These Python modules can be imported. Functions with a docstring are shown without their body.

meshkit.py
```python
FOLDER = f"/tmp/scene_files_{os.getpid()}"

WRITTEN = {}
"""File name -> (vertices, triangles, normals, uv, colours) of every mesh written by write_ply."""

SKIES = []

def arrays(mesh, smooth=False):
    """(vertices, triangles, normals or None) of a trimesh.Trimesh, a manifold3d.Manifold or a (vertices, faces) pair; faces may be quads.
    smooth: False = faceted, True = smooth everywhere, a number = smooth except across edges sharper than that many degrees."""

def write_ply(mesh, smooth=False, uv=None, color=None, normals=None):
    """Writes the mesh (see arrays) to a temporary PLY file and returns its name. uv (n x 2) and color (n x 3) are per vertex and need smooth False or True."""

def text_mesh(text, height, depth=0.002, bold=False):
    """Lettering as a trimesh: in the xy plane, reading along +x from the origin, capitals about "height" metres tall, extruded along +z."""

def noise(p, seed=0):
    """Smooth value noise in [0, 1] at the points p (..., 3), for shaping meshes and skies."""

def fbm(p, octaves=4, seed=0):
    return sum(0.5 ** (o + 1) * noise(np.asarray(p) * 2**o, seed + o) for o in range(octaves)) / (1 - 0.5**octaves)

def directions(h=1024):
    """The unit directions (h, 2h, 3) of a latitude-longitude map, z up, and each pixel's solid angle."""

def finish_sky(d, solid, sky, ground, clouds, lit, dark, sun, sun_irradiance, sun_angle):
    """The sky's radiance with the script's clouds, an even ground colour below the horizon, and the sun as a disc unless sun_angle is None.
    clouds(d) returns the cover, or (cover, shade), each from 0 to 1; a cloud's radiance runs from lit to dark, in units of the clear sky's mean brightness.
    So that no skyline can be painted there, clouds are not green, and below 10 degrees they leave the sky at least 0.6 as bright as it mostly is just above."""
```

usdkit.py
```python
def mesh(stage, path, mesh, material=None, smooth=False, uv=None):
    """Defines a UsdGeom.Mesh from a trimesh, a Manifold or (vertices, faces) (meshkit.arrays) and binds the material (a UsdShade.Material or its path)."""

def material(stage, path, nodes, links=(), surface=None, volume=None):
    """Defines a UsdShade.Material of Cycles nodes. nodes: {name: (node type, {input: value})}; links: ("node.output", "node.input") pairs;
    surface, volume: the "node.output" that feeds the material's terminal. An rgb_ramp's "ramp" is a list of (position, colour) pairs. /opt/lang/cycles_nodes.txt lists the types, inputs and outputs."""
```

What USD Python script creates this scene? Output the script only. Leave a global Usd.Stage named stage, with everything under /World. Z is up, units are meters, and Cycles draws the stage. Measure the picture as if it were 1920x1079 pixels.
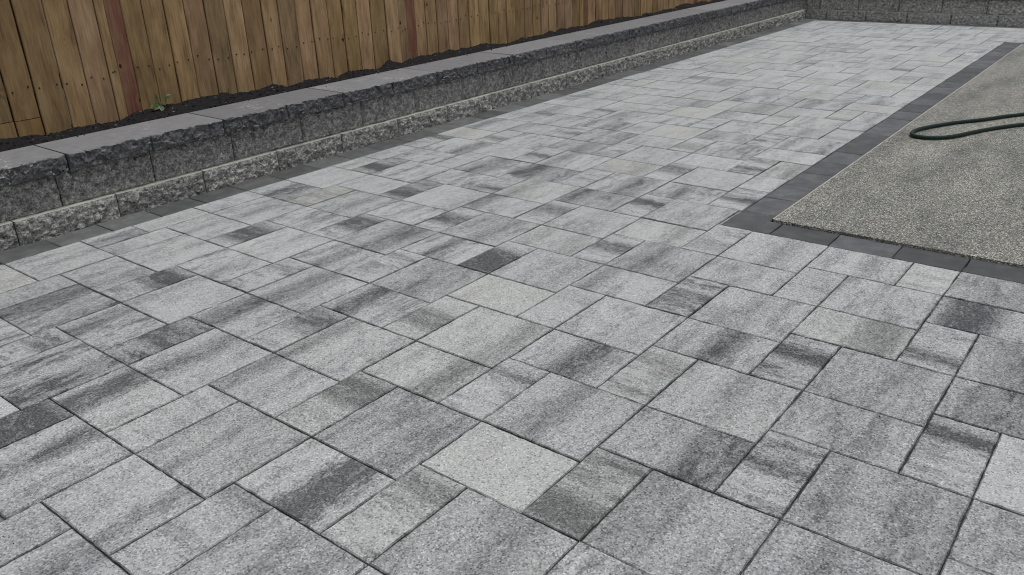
import math
import numpy as np
import trimesh
import usdkit
import meshkit
from scipy.spatial import cKDTree
from shapely.geometry import box as rect, Polygon
from pxr import Usd, UsdGeom, UsdLux, UsdShade, Sdf, Gf, Vt

stage = Usd.Stage.CreateInMemory()
UsdGeom.SetStageUpAxis(stage, UsdGeom.Tokens.z)
UsdGeom.Xform.Define(stage, '/World')
UsdGeom.Scope.Define(stage, '/World/Looks')

# ------------------------------------------------------------------ camera
R = np.array([[0.785157, 0.224243, -0.577272],
              [0.618318, -0.33622, 0.710379],
              [-0.034793, -0.914697, -0.402639]])      # columns: picture right, picture down, forward
EYE = np.array([0.0014, -0.5799, 1.5384])
cam = UsdGeom.Camera.Define(stage, '/World/Camera')
M = np.eye(4)
M[0, :3], M[1, :3], M[2, :3], M[3, :3] = R[:, 0], -R[:, 1], -R[:, 2], EYE
cam.AddTransformOp().Set(Gf.Matrix4d(M.tolist()))
cam.CreateHorizontalApertureAttr(36.0)
cam.CreateFocalLengthAttr(29.2232)
cam.CreateFStopAttr(0.0)
cam.CreateExposureAttr(0.32)

# ------------------------------------------------------------------ sky and sun: bright overcast
SUN_DIR = np.array([0.72, 0.22, 0.0])
SUN_EL = math.radians(75)
_az = math.atan2(SUN_DIR[0], SUN_DIR[1])
dome = UsdLux.DomeLight.Define(stage, '/World/sky')
dome.GetPrim().SetCustomDataByKey('kind', 'structure')
sky = usdkit.material(stage, '/World/Looks/overcast_sky', {
    'sky': ('sky_texture', {'sky_type': 'single_scattering', 'sun_disc': False, 'sun_elevation': SUN_EL, 'sun_rotation': _az}),
    'tc': ('texture_coordinate', {}),
    'n': ('noise_texture', {'scale': 2.2, 'detail': 5.0, 'roughness': 0.55}),
    'cl': ('rgb_ramp', {'ramp': [(0.3, (4.9, 5.0, 5.2)), (0.7, (7.6, 7.7, 7.8))]}),
    'mix': ('mix', {'fac': 0.86}),
    'bg': ('background_shader', {'strength': 0.07}),
}, [('tc.generated', 'n.vector'), ('n.fac', 'cl.fac'), ('sky.color', 'mix.color1'), ('cl.color', 'mix.color2'),
    ('mix.color', 'bg.color')], surface='bg.background')
UsdShade.MaterialBindingAPI.Apply(dome.GetPrim()).Bind(sky)
sun = UsdLux.DistantLight.Define(stage, '/World/Sun')
sun.CreateNormalizeAttr(True)
sun.CreateIntensityAttr(0.4)
sun.CreateAngleAttr(17.0)
sun.CreateColorAttr(Gf.Vec3f(1.0, 0.985, 0.965))
sun.AddRotateZOp().Set(math.degrees(-_az))
sun.AddRotateXOp().Set(-(90 - math.degrees(SUN_EL)))

rng = np.random.default_rng(7)

# ------------------------------------------------------------------ helpers
used = {}


def path_of(name, parent=None):
    base = (str(parent.GetPath()) if parent else '/World') + '/' + name
    n = used.get(base, 0)
    used[base] = n + 1
    return base if n == 0 else f'{base}_{n:03d}'


def tag(p, label=None, cat=None, group=None, kind=None):
    for k, v in (('label', label), ('category', cat), ('group', group), ('kind', kind)):
        if v:
            p.SetCustomDataByKey(k, v)
    return p


def holder(name, loc=(0, 0, 0), parent=None):
    x = UsdGeom.Xform.Define(stage, path_of(name, parent))
    x.AddTranslateOp().Set(Gf.Vec3d(*map(float, loc)))
    return x.GetPrim()


def put(name, v, f, mat, parent=None, loc=None, smooth=False, attrs=None, rotz=None):
    """One Mesh prim. attrs: {primvar name: (n, 3) or (3,)}."""
    m = usdkit.mesh(stage, path_of(name, parent), (v, f), mat, smooth=smooth)
    if loc is not None:
        m.AddTranslateOp().Set(Gf.Vec3d(*map(float, loc)))
    if rotz is not None:
        m.AddRotateZOp().Set(float(rotz))
    n = len(m.GetPointsAttr().Get())
    for k, a in (attrs or {}).items():
        a = np.asarray(a, np.float32)
        a = np.tile(a, (n, 1)) if a.ndim == 1 else a
        assert len(a) == n, (name, k, len(a), n)
        UsdGeom.PrimvarsAPI(m).CreatePrimvar(k, Sdf.ValueTypeNames.Float3Array, 'vertex').Set(Vt.Vec3fArray.FromNumpy(a))
    return m.GetPrim()


class Lump:
    """Collects pieces into one mesh."""
    def __init__(self):
        self.v, self.f, self.a, self.n = [], [], {}, 0

    def add(self, v, f, attrs=None):
        v = np.asarray(v, float)
        self.v.append(v)
        self.f.append(np.asarray(f, int) + self.n)
        self.n += len(v)
        for k, a in (attrs or {}).items():
            a = np.asarray(a, float)
            self.a.setdefault(k, []).append(np.tile(a, (len(v), 1)) if a.ndim == 1 else a)

    def build(self, name, mat, parent=None, smooth=False):
        return put(name, np.vstack(self.v), np.vstack(self.f), mat, parent, smooth=smooth,
                   attrs={k: np.vstack(a) for k, a in self.a.items()})


def mat(name, nodes, links, surface='p.BSDF'):
    return usdkit.material(stage, '/World/Looks/' + name, nodes, links, surface=surface)


# ------------------------------------------------------------------ materials
def streaked(name, light, dark, sp_lo, sp_hi, grain, bump):
    """Shot-blasted concrete paver: streaks of dark pigment in a pale mix, with visible grains."""
    return mat(name, {
        'loc': ('attribute', {'attribute': 'loc'}),
        'band': ('attribute', {'attribute': 'band'}),
        'hue': ('attribute', {'attribute': 'hue'}),
        'ls': ('separate_xyz', {}), 'bs': ('separate_xyz', {}), 'hs': ('separate_xyz', {}),
        'm1': ('mapping', {'scale': (12.0, 2.6, 1.0)}), 'm2': ('mapping', {'scale': (60.0, 13.0, 1.0)}), 'm3': ('mapping', {'scale': (22.0, 11.0, 1.0)}),
        'n1': ('noise_texture', {'scale': 1.0, 'detail': 3.0, 'roughness': 0.55}),
        'n2': ('noise_texture', {'scale': 1.0, 'detail': 6.0, 'roughness': 0.75}),
        'n3': ('noise_texture', {'scale': 1.0, 'detail': 6.0, 'roughness': 0.7, 'distortion': 0.6}),
        'w3': ('math', {'math_type': 'multiply_add', 'value2': 0.26, 'value3': -0.13}), 'd4': ('math', {'math_type': 'add'}),
        'mot': ('math', {'math_type': 'multiply_add', 'value2': 0.5, 'value3': -0.25}), 'mots': ('math', {'math_type': 'add'}),
        'thin': ('map_range', {'from_min': 0.3, 'from_max': 0.62, 'to_min': 0.62, 'to_max': 1.0, 'clamp': True}), 'bat': ('math', {'math_type': 'multiply'}),
        # distance to the band, wobbled by the noises
        'd0': ('math', {'math_type': 'subtract'}), 'd1': ('math', {'math_type': 'absolute'}),
        'w1': ('math', {'math_type': 'multiply_add', 'value2': 0.10, 'value3': -0.05}),
        'w2': ('math', {'math_type': 'multiply_add', 'value2': 0.22, 'value3': -0.11}),
        'gr': ('math', {'math_type': 'multiply_add', 'value2': -0.30, 'value3': 0.15}), 'gm': ('math', {'math_type': 'multiply'}), 'gs': ('math', {'math_type': 'add', 'use_clamp': True}),
        'gk': ('map_range', {'from_min': 0.03, 'from_max': 0.3, 'clamp': True}),
        'd2': ('math', {'math_type': 'add'}), 'd3': ('math', {'math_type': 'add'}),
        'din': ('math', {'math_type': 'multiply', 'value2': 0.45}),
        'dout': ('math', {'math_type': 'multiply', 'value2': 1.2}),
        'bm': ('map_range', {'range_type': 'smoothstep', 'to_min': 1.0, 'to_max': 0.0, 'clamp': True}),
        'ba': ('math', {'math_type': 'multiply'}),
        # general streakiness
        'mixn': ('math', {'math_type': 'multiply_add', 'value2': 0.55}),
        'n2h': ('math', {'math_type': 'multiply', 'value2': 0.45}),
        'st': ('map_range', {'range_type': 'smoothstep', 'from_min': 0.40, 'from_max': 0.70, 'to_min': 0.0, 'to_max': 0.72, 'clamp': True}),
        'stt': ('math', {'math_type': 'multiply'}),
        'sum': ('math', {'math_type': 'add'}), 'sum2': ('math', {'math_type': 'add', 'use_clamp': True}),
        'geo': ('geometry', {}),
        'sp': ('voronoi_texture', {'scale': grain, 'randomness': 1.0}),
        'spw': ('white_noise_texture', {'dimensions': '3D'}),
        'spr': ('rgb_ramp', {'ramp': [(0.0, (sp_lo,) * 3), (0.14, (0.82,) * 3), (0.55, (1.0,) * 3), (0.88, (1.08,) * 3), (1.0, (sp_hi,) * 3)]}),
        'pv': ('voronoi_texture', {'scale': 48.0, 'randomness': 1.0}), 'pw': ('white_noise_texture', {'dimensions': '3D'}),
        'pon': ('math', {'math_type': 'greater_than', 'value2': 0.62}), 'pd': ('map_range', {'from_min': 0.09, 'from_max': 0.15, 'to_min': 0.6, 'to_max': 0.0, 'clamp': True}),
        'pm': ('math', {'math_type': 'multiply'}), 'pk': ('mix', {'color2': (0.05, 0.05, 0.05)}),
        'fine': ('noise_texture', {'scale': 700.0, 'detail': 2.0, 'roughness': 0.7}),
        'finer': ('rgb_ramp', {'ramp': [(0.3, (0.82,) * 3), (0.7, (1.16,) * 3)]}),
        'big': ('noise_texture', {'scale': 0.8, 'detail': 3.0}),
        'bigr': ('rgb_ramp', {'ramp': [(0.3, (0.93, 0.93, 0.935)), (0.7, (1.06, 1.06, 1.05))]}),
        'c': ('mix', {'color1': light, 'color2': dark}),
        'warm': ('mix', {'color2': (0.43, 0.43, 0.40)}),
        'k1': ('mix', {'mix_type': 'multiply', 'fac': 1.0}), 'k2': ('mix', {'mix_type': 'multiply', 'fac': 1.0}), 'k3': ('mix', {'mix_type': 'multiply', 'fac': 1.0}),
        'bp': ('bump', {'strength': bump, 'distance': 0.0016, 'use_object_space': False}),
        # bevelled arrises coloured darker, unevenly, so the joints read wider
        'tn': ('separate_xyz', {}), 'ed': ('map_range', {'from_min': 0.9, 'from_max': 0.985, 'to_max': 1.0, 'clamp': True}), 'gn': ('noise_texture', {'scale': 7.0, 'detail': 4.0, 'roughness': 0.65}), 'gnr': ('map_range', {'from_min': 0.35, 'from_max': 0.65, 'to_min': 0.3, 'to_max': 0.8, 'clamp': True}), 'k4': ('mix', {'mix_type': 'multiply', 'fac': 1.0}),
        'hgt': ('math', {'math_type': 'multiply_add', 'value2': 0.6}),
        'p': ('principled_bsdf', {'roughness': 0.8, 'specular_ior_level': 0.28}),
    }, [
        ('loc.vector', 'm1.vector'), ('loc.vector', 'm2.vector'), ('m1.vector', 'n1.vector'), ('m2.vector', 'n2.vector'),
        ('loc.vector', 'ls.vector'), ('band.vector', 'bs.vector'), ('hue.vector', 'hs.vector'),
        ('ls.x', 'd0.value1'), ('bs.x', 'd0.value2'), ('d0.value', 'd1.value1'),
        ('n1.fac', 'w1.value1'), ('n2.fac', 'w2.value1'), ('d1.value', 'd2.value1'), ('w1.value', 'd2.value2'),
        ('d2.value', 'd3.value1'), ('w2.value', 'd3.value2'),
        ('bs.y', 'din.value1'), ('bs.y', 'dout.value1'),
        ('loc.vector', 'm3.vector'), ('m3.vector', 'n3.vector'), ('n3.fac', 'w3.value1'), ('d3.value', 'd4.value1'), ('w3.value', 'd4.value2'), ('d4.value', 'bm.value'), ('din.value', 'bm.from_min'), ('dout.value', 'bm.from_max'),
        ('bm.result', 'ba.value1'), ('bs.z', 'bat.value1'), ('n3.fac', 'thin.value'), ('thin.result', 'bat.value2'), ('bat.value', 'ba.value2'),
        ('n2.fac', 'n2h.value1'), ('n1.fac', 'mixn.value1'), ('n2h.value', 'mixn.value3'),
        ('n3.fac', 'mot.value1'), ('mixn.value', 'mots.value1'), ('mot.value', 'mots.value2'), ('mots.value', 'st.value'), ('st.result', 'stt.value1'), ('hs.z', 'stt.value2'),
        ('ba.value', 'sum.value1'), ('stt.value', 'sum.value2'), ('sum.value', 'sum2.value1'), ('hs.x', 'sum2.value2'),
        ('spw.value', 'gr.value1'), ('sum2.value', 'gk.value'), ('gr.value', 'gm.value1'), ('gk.result', 'gm.value2'), ('sum2.value', 'gs.value1'), ('gm.value', 'gs.value2'), ('gs.value', 'c.fac'), ('c.color', 'warm.color1'), ('hs.y', 'warm.fac'),
        ('geo.position', 'sp.vector'), ('sp.position', 'spw.vector'), ('spw.value', 'spr.fac'),
        ('geo.position', 'fine.vector'), ('fine.fac', 'finer.fac'),
        ('geo.position', 'big.vector'), ('big.fac', 'bigr.fac'),
        ('warm.color', 'k1.color1'), ('spr.color', 'k1.color2'), ('k1.color', 'k2.color1'), ('finer.color', 'k2.color2'),
        ('k2.color', 'k3.color1'), ('bigr.color', 'k3.color2'), ('geo.true_normal', 'tn.vector'), ('tn.z', 'ed.value'), ('geo.position', 'gn.vector'), ('gn.fac', 'gnr.value'), ('gnr.result', 'ed.to_min'), ('geo.position', 'pv.vector'), ('pv.position', 'pw.vector'), ('pw.value', 'pon.value1'), ('pv.distance', 'pd.value'), ('pd.result', 'pm.value1'), ('pon.value', 'pm.value2'), ('pm.value', 'pk.fac'), ('k3.color', 'pk.color1'), ('pk.color', 'k4.color1'), ('ed.result', 'k4.color2'), ('k4.color', 'p.base_color'),
        ('fine.fac', 'hgt.value1'), ('sp.distance', 'hgt.value3'), ('hgt.value', 'bp.height'), ('bp.normal', 'p.normal'),
    ])


PAVER = streaked('blasted_paver', (0.455, 0.466, 0.468), (0.075, 0.076, 0.081), 0.5, 1.4, 200.0, 0.8)


def plain_stone(name, ramp, scale, rough, bump, bscale, spec=0.3, fine=(0.85, 1.15), fscale=380.0):
    return mat(name, {
        'geo': ('geometry', {}), 'hue': ('attribute', {'attribute': 'hue'}),
        'n': ('noise_texture', {'scale': scale, 'detail': 6.0, 'roughness': 0.62}),
        'r': ('rgb_ramp', {'ramp': ramp}),
        'f': ('noise_texture', {'scale': fscale, 'detail': 2.0, 'roughness': 0.6}),
        'fr': ('rgb_ramp', {'ramp': [(0.3, (fine[0],) * 3), (0.7, (fine[1],) * 3)]}),
        'k': ('mix', {'mix_type': 'multiply', 'fac': 1.0}), 'k2': ('mix', {'mix_type': 'multiply', 'fac': 1.0}),
        'bn': ('noise_texture', {'scale': bscale, 'detail': 5.0, 'roughness': 0.6}),
        'bp': ('bump', {'strength': bump, 'distance': 0.004}),
        'p': ('principled_bsdf', {'roughness': rough, 'specular_ior_level': spec}),
    }, [('geo.position', 'n.vector'), ('n.fac', 'r.fac'), ('geo.position', 'f.vector'), ('f.fac', 'fr.fac'),
        ('r.color', 'k.color1'), ('fr.color', 'k.color2'), ('k.color', 'k2.color1'), ('hue.vector', 'k2.color2'),
        ('k2.color', 'p.base_color'),
        ('geo.position', 'bn.vector'), ('bn.fac', 'bp.height'), ('bp.normal', 'p.normal')])


BORDER = plain_stone('charcoal_border_stone', [(0.25, (0.052, 0.052, 0.056)), (0.5, (0.076, 0.076, 0.08)), (0.68, (0.105, 0.105, 0.108)), (0.8, (0.17, 0.168, 0.165))], 9.0, 0.62, 0.5, 260.0, 0.35, (0.72, 1.28))
BLOCK = mat('split_face_block', {
    'geo': ('geometry', {}), 'hue': ('attribute', {'attribute': 'hue'}),
    'n': ('noise_texture', {'scale': 34.0, 'detail': 7.0, 'roughness': 0.68}),
    'r': ('rgb_ramp', {'ramp': [(0.3, (0.085, 0.084, 0.08)), (0.5, (0.265, 0.262, 0.25)), (0.7, (0.52, 0.515, 0.485))]}),
    'v': ('voronoi_texture', {'scale': 150.0}), 'w': ('white_noise_texture', {'dimensions': '3D'}),
    'wr': ('rgb_ramp', {'ramp': [(0.0, (0.5,) * 3), (0.3, (0.85,) * 3), (0.8, (1.1,) * 3), (1.0, (1.6,) * 3)]}),
    'sn': ('separate_xyz', {}), 'up': ('map_range', {'from_min': 0.985, 'from_max': 0.998, 'clamp': True}),  # upward faces painted paler: ledge dust and skylight both put into the colour
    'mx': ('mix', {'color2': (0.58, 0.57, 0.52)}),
    'k': ('mix', {'mix_type': 'multiply', 'fac': 1.0}), 'k2': ('mix', {'mix_type': 'multiply', 'fac': 1.0}),
    'bn': ('noise_texture', {'scale': 130.0, 'detail': 6.0, 'roughness': 0.65}), 'bp': ('bump', {'strength': 1.0, 'distance': 0.006}),
    'p': ('principled_bsdf', {'roughness': 0.92, 'specular_ior_level': 0.15}),
}, [('geo.position', 'n.vector'), ('n.fac', 'r.fac'), ('geo.position', 'v.vector'), ('v.position', 'w.vector'), ('w.value', 'wr.fac'),
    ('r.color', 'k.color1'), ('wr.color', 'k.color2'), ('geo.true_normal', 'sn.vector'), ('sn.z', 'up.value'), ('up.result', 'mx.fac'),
    ('k.color', 'mx.color1'), ('mx.color', 'k2.color1'), ('hue.vector', 'k2.color2'), ('k2.color', 'p.base_color'),
    ('geo.position', 'bn.vector'), ('bn.fac', 'bp.height'), ('bp.normal', 'p.normal')])
CAP = mat('charcoal_cap_stone', {
    'geo': ('geometry', {}), 'hue': ('attribute', {'attribute': 'hue'}),
    'n': ('noise_texture', {'scale': 14.0, 'detail': 6.0, 'roughness': 0.62}),
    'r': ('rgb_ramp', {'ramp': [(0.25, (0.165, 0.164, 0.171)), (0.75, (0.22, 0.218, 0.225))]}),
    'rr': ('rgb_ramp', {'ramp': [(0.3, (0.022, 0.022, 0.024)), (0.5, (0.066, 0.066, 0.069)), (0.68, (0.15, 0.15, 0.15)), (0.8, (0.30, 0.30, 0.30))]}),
    'n3': ('noise_texture', {'scale': 55.0, 'detail': 6.0, 'roughness': 0.75}),
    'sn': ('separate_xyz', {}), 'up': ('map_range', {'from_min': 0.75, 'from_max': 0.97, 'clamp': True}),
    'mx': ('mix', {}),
    'f': ('noise_texture', {'scale': 420.0, 'detail': 2.0}),
    'fr': ('rgb_ramp', {'ramp': [(0.3, (0.86,) * 3), (0.7, (1.14,) * 3)]}),
    'k': ('mix', {'mix_type': 'multiply', 'fac': 1.0}), 'k2': ('mix', {'mix_type': 'multiply', 'fac': 1.0}),
    # pale lime bloom near some edges
    'e': ('noise_texture', {'scale': 45.0, 'detail': 4.0, 'roughness': 0.7}), 'e2': ('noise_texture', {'scale': 2.1, 'detail': 2.0}),
    'es': ('math', {'math_type': 'multiply'}), 'er': ('map_range', {'from_min': 0.375, 'from_max': 0.43, 'to_max': 0.65, 'clamp': True}),
    'white': ('mix', {'color2': (0.5, 0.49, 0.45)}),
    'bp': ('bump', {'strength': 0.6, 'distance': 0.004}),
    'bn': ('noise_texture', {'scale': 150.0, 'detail': 5.0, 'roughness': 0.6}),
    'p': ('principled_bsdf', {'roughness': 0.75, 'specular_ior_level': 0.3}),
}, [('geo.position', 'n.vector'), ('n.fac', 'r.fac'), ('geo.position', 'n3.vector'), ('n3.fac', 'rr.fac'),
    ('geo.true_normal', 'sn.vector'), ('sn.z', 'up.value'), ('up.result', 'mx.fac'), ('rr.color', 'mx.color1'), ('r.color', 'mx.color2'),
    ('geo.position', 'f.vector'), ('f.fac', 'fr.fac'), ('mx.color', 'k.color1'), ('fr.color', 'k.color2'),
    ('k.color', 'k2.color1'), ('hue.vector', 'k2.color2'),
    ('geo.position', 'e.vector'), ('geo.position', 'e2.vector'), ('e.fac', 'es.value1'), ('e2.fac', 'es.value2'), ('es.value', 'er.value'),
    ('er.result', 'white.fac'), ('k2.color', 'white.color1'), ('white.color', 'p.base_color'),
    ('geo.position', 'bn.vector'), ('bn.fac', 'bp.height'), ('bp.normal', 'p.normal')])
AGGREGATE = mat('exposed_aggregate', {
    'geo': ('geometry', {}),
    'v': ('voronoi_texture', {'scale': 175.0, 'randomness': 1.0}),
    'w': ('white_noise_texture', {'dimensions': '3D'}),
    'r': ('rgb_ramp', {'ramp': [(0.0, (0.055, 0.054, 0.049)), (0.25, (0.158, 0.156, 0.138)), (0.6, (0.285, 0.28, 0.247)), (0.85, (0.42, 0.413, 0.37)), (1.0, (0.75, 0.74, 0.69))]}),
    'e': ('map_range', {'from_min': 0.25, 'from_max': 0.75, 'to_min': 1.1, 'to_max': 0.5, 'clamp': True}),
    'k': ('mix', {'mix_type': 'multiply', 'fac': 1.0}), 'k2': ('mix', {'mix_type': 'multiply', 'fac': 1.0}),
    'm': ('mapping', {'scale': (2.6, 0.9, 1.0), 'rotation': (0, 0, 0.5)}),
    'b': ('noise_texture', {'scale': 1.6, 'detail': 5.0, 'roughness': 0.6}),
    'br': ('rgb_ramp', {'ramp': [(0.3, (0.6, 0.6, 0.6)), (0.5, (0.97, 0.97, 0.97)), (0.7, (1.25, 1.24, 1.2))]}),
    'inv': ('math', {'math_type': 'subtract', 'value1': 1.0}),
    'bp': ('bump', {'strength': 0.8, 'distance': 0.005}),
    'p': ('principled_bsdf', {'roughness': 0.7, 'specular_ior_level': 0.35}),
}, [('geo.position', 'v.vector'), ('v.position', 'w.vector'), ('w.value', 'r.fac'), ('v.distance', 'e.value'),
    ('r.color', 'k.color1'), ('e.result', 'k.color2'), ('geo.position', 'm.vector'), ('m.vector', 'b.vector'), ('b.fac', 'br.fac'),
    ('k.color', 'k2.color1'), ('br.color', 'k2.color2'), ('k2.color', 'p.base_color'),
    ('v.distance', 'inv.value2'), ('inv.value', 'bp.height'), ('bp.normal', 'p.normal')])
PASTE = plain_stone('smooth_cement_edge', [(0.3, (0.30, 0.29, 0.25)), (0.7, (0.46, 0.45, 0.40))], 30.0, 0.85, 0.3, 200.0)
SAND = plain_stone('joint_sand', [(0.3, (0.03, 0.029, 0.028)), (0.52, (0.06, 0.058, 0.054)), (0.72, (0.24, 0.235, 0.21))], 14.0, 0.95, 0.5, 300.0, 0.1)
SOIL = mat('dark_soil', {
    'geo': ('geometry', {}), 'n': ('noise_texture', {'scale': 60.0, 'detail': 6.0, 'roughness': 0.7}),
    'r': ('rgb_ramp', {'ramp': [(0.3, (0.011, 0.010, 0.010)), (0.6, (0.022, 0.021, 0.021)), (0.8, (0.05, 0.047, 0.045))]}),
    'v': ('voronoi_texture', {'scale': 75.0}), 'w': ('white_noise_texture', {'dimensions': '3D'}),
    'wr': ('rgb_ramp', {'ramp': [(0.0, (0, 0, 0)), (0.988, (0, 0, 0)), (0.994, (1, 1, 1))]}),
    'mx': ('mix', {'color2': (0.16, 0.15, 0.14)}), 'h': ('math', {'math_type': 'multiply'}),
    'bp': ('bump', {'strength': 1.0, 'distance': 0.012}), 'p': ('principled_bsdf', {'roughness': 0.95, 'specular_ior_level': 0.15}),
}, [('geo.position', 'n.vector'), ('n.fac', 'r.fac'), ('geo.position', 'v.vector'), ('v.position', 'w.vector'), ('w.value', 'wr.fac'),
    ('wr.color', 'mx.fac'), ('r.color', 'mx.color1'), ('mx.color', 'p.base_color'), ('n.fac', 'bp.height'), ('bp.normal', 'p.normal')])


def wood(name, ramp):
    return mat(name, {
        'loc': ('attribute', {'attribute': 'loc'}), 'hue': ('attribute', {'attribute': 'hue'}),
        'm': ('mapping', {'scale': (1.0, 0.045, 1.0)}), 'mw': ('mapping', {'scale': (6.0, 1.2, 1.0)}), 'mb': ('mapping', {'scale': (1.0, 0.22, 1.0)}),
        # knots: cells with a soft round core bend the grain round them
        'kv': ('voronoi_texture', {'scale': 5.2, 'randomness': 1.0}), 'kw': ('white_noise_texture', {'dimensions': '3D'}),
        'mk': ('mapping', {'scale': (1.0, 0.62, 1.0)}),
        'kon': ('math', {'math_type': 'greater_than', 'value2': 0.25}),
        'kd': ('map_range', {'range_type': 'smoothstep', 'from_min': 0.035, 'from_max': 0.062, 'to_min': 1.0, 'to_max': 0.0, 'clamp': True}),
        'kh': ('map_range', {'range_type': 'smoothstep', 'from_min': 0.05, 'from_max': 0.2, 'to_min': 1.0, 'to_max': 0.0, 'clamp': True}),
        'kk': ('math', {'math_type': 'multiply'}), 'kk2': ('math', {'math_type': 'multiply'}),
        'kb': ('math', {'math_type': 'multiply', 'value2': 0.05}),
        'wx': ('combine_xyz', {}), 'wadd': ('vector_math', {'math_type': 'add'}),
        'wn': ('noise_texture', {'scale': 1.0, 'detail': 2.0}), 'wnm': ('math', {'math_type': 'multiply_add', 'value2': 0.03}),
        'g': ('noise_texture', {'scale': 110.0, 'detail': 5.0, 'roughness': 0.72}),
        'bl': ('noise_texture', {'scale': 16.0, 'detail': 3.0, 'roughness': 0.55}),
        'gm': ('math', {'math_type': 'multiply_add', 'value2': 0.5}), 'blh': ('math', {'math_type': 'multiply', 'value2': 0.5}),
        'r': ('rgb_ramp', {'ramp': ramp}),
        'kc': ('mix', {'color2': (0.022, 0.012, 0.007)}), 'kc2': ('mix', {'color2': (0.2, 0.125, 0.055)}), 'halof': ('math', {'math_type': 'multiply', 'value2': 0.35}),
        'k2': ('mix', {'mix_type': 'multiply', 'fac': 1.0}),
        'bp': ('bump', {'strength': 0.45, 'distance': 0.002}), 'p': ('principled_bsdf', {'roughness': 0.8, 'specular_ior_level': 0.2}),
    }, [('loc.vector', 'mk.vector'), ('mk.vector', 'kv.vector'), ('kv.position', 'kw.vector'), ('kw.value', 'kon.value1'),
        ('kv.distance', 'kd.value'), ('kv.distance', 'kh.value'),
        ('kd.result', 'kk.value1'), ('kon.value', 'kk.value2'), ('kh.result', 'kk2.value1'), ('kon.value', 'kk2.value2'),
        ('kk2.value', 'kb.value1'), ('loc.vector', 'mw.vector'), ('mw.vector', 'wn.vector'), ('wn.fac', 'wnm.value1'), ('kb.value', 'wnm.value3'),
        ('wnm.value', 'wx.x'), ('loc.vector', 'wadd.vector1'), ('wx.vector', 'wadd.vector2'),
        ('wadd.vector', 'm.vector'), ('m.vector', 'g.vector'), ('wadd.vector', 'mb.vector'), ('mb.vector', 'bl.vector'),
        ('bl.fac', 'blh.value1'), ('g.fac', 'gm.value1'), ('blh.value', 'gm.value3'), ('gm.value', 'r.fac'),
        ('kk2.value', 'halof.value1'), ('halof.value', 'kc2.fac'), ('r.color', 'kc2.color1'),
        ('kk.value', 'kc.fac'), ('kc2.color', 'kc.color1'), ('kc.color', 'k2.color1'), ('hue.vector', 'k2.color2'), ('k2.color', 'p.base_color'),
        ('g.fac', 'bp.height'), ('bp.normal', 'p.normal')])


CEDAR = wood('weathered_cedar', [(0.28, (0.045, 0.028, 0.015)), (0.40, (0.155, 0.102, 0.052)), (0.54, (0.25, 0.17, 0.087)), (0.72, (0.35, 0.26, 0.155))])
REDWOOD = wood('red_stained_post', [(0.28, (0.07, 0.028, 0.018)), (0.45, (0.14, 0.058, 0.038)), (0.54, (0.17, 0.085, 0.054)), (0.64, (0.2, 0.125, 0.072))])
NAIL = mat('rusty_nail', {'p': ('principled_bsdf', {'base_color': (0.02, 0.013, 0.01), 'roughness': 0.7, 'metallic': 0.3})}, [])
RUBBER = mat('dark_green_hose', {
    'geo': ('geometry', {}), 'n': ('noise_texture', {'scale': 60.0, 'detail': 4.0}),
    'r': ('rgb_ramp', {'ramp': [(0.3, (0.004, 0.012, 0.009)), (0.7, (0.008, 0.021, 0.015))]}),
    'p': ('principled_bsdf', {'roughness': 0.55, 'specular_ior_level': 0.2})}, [('geo.position', 'n.vector'), ('n.fac', 'r.fac'), ('r.color', 'p.base_color')])
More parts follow.
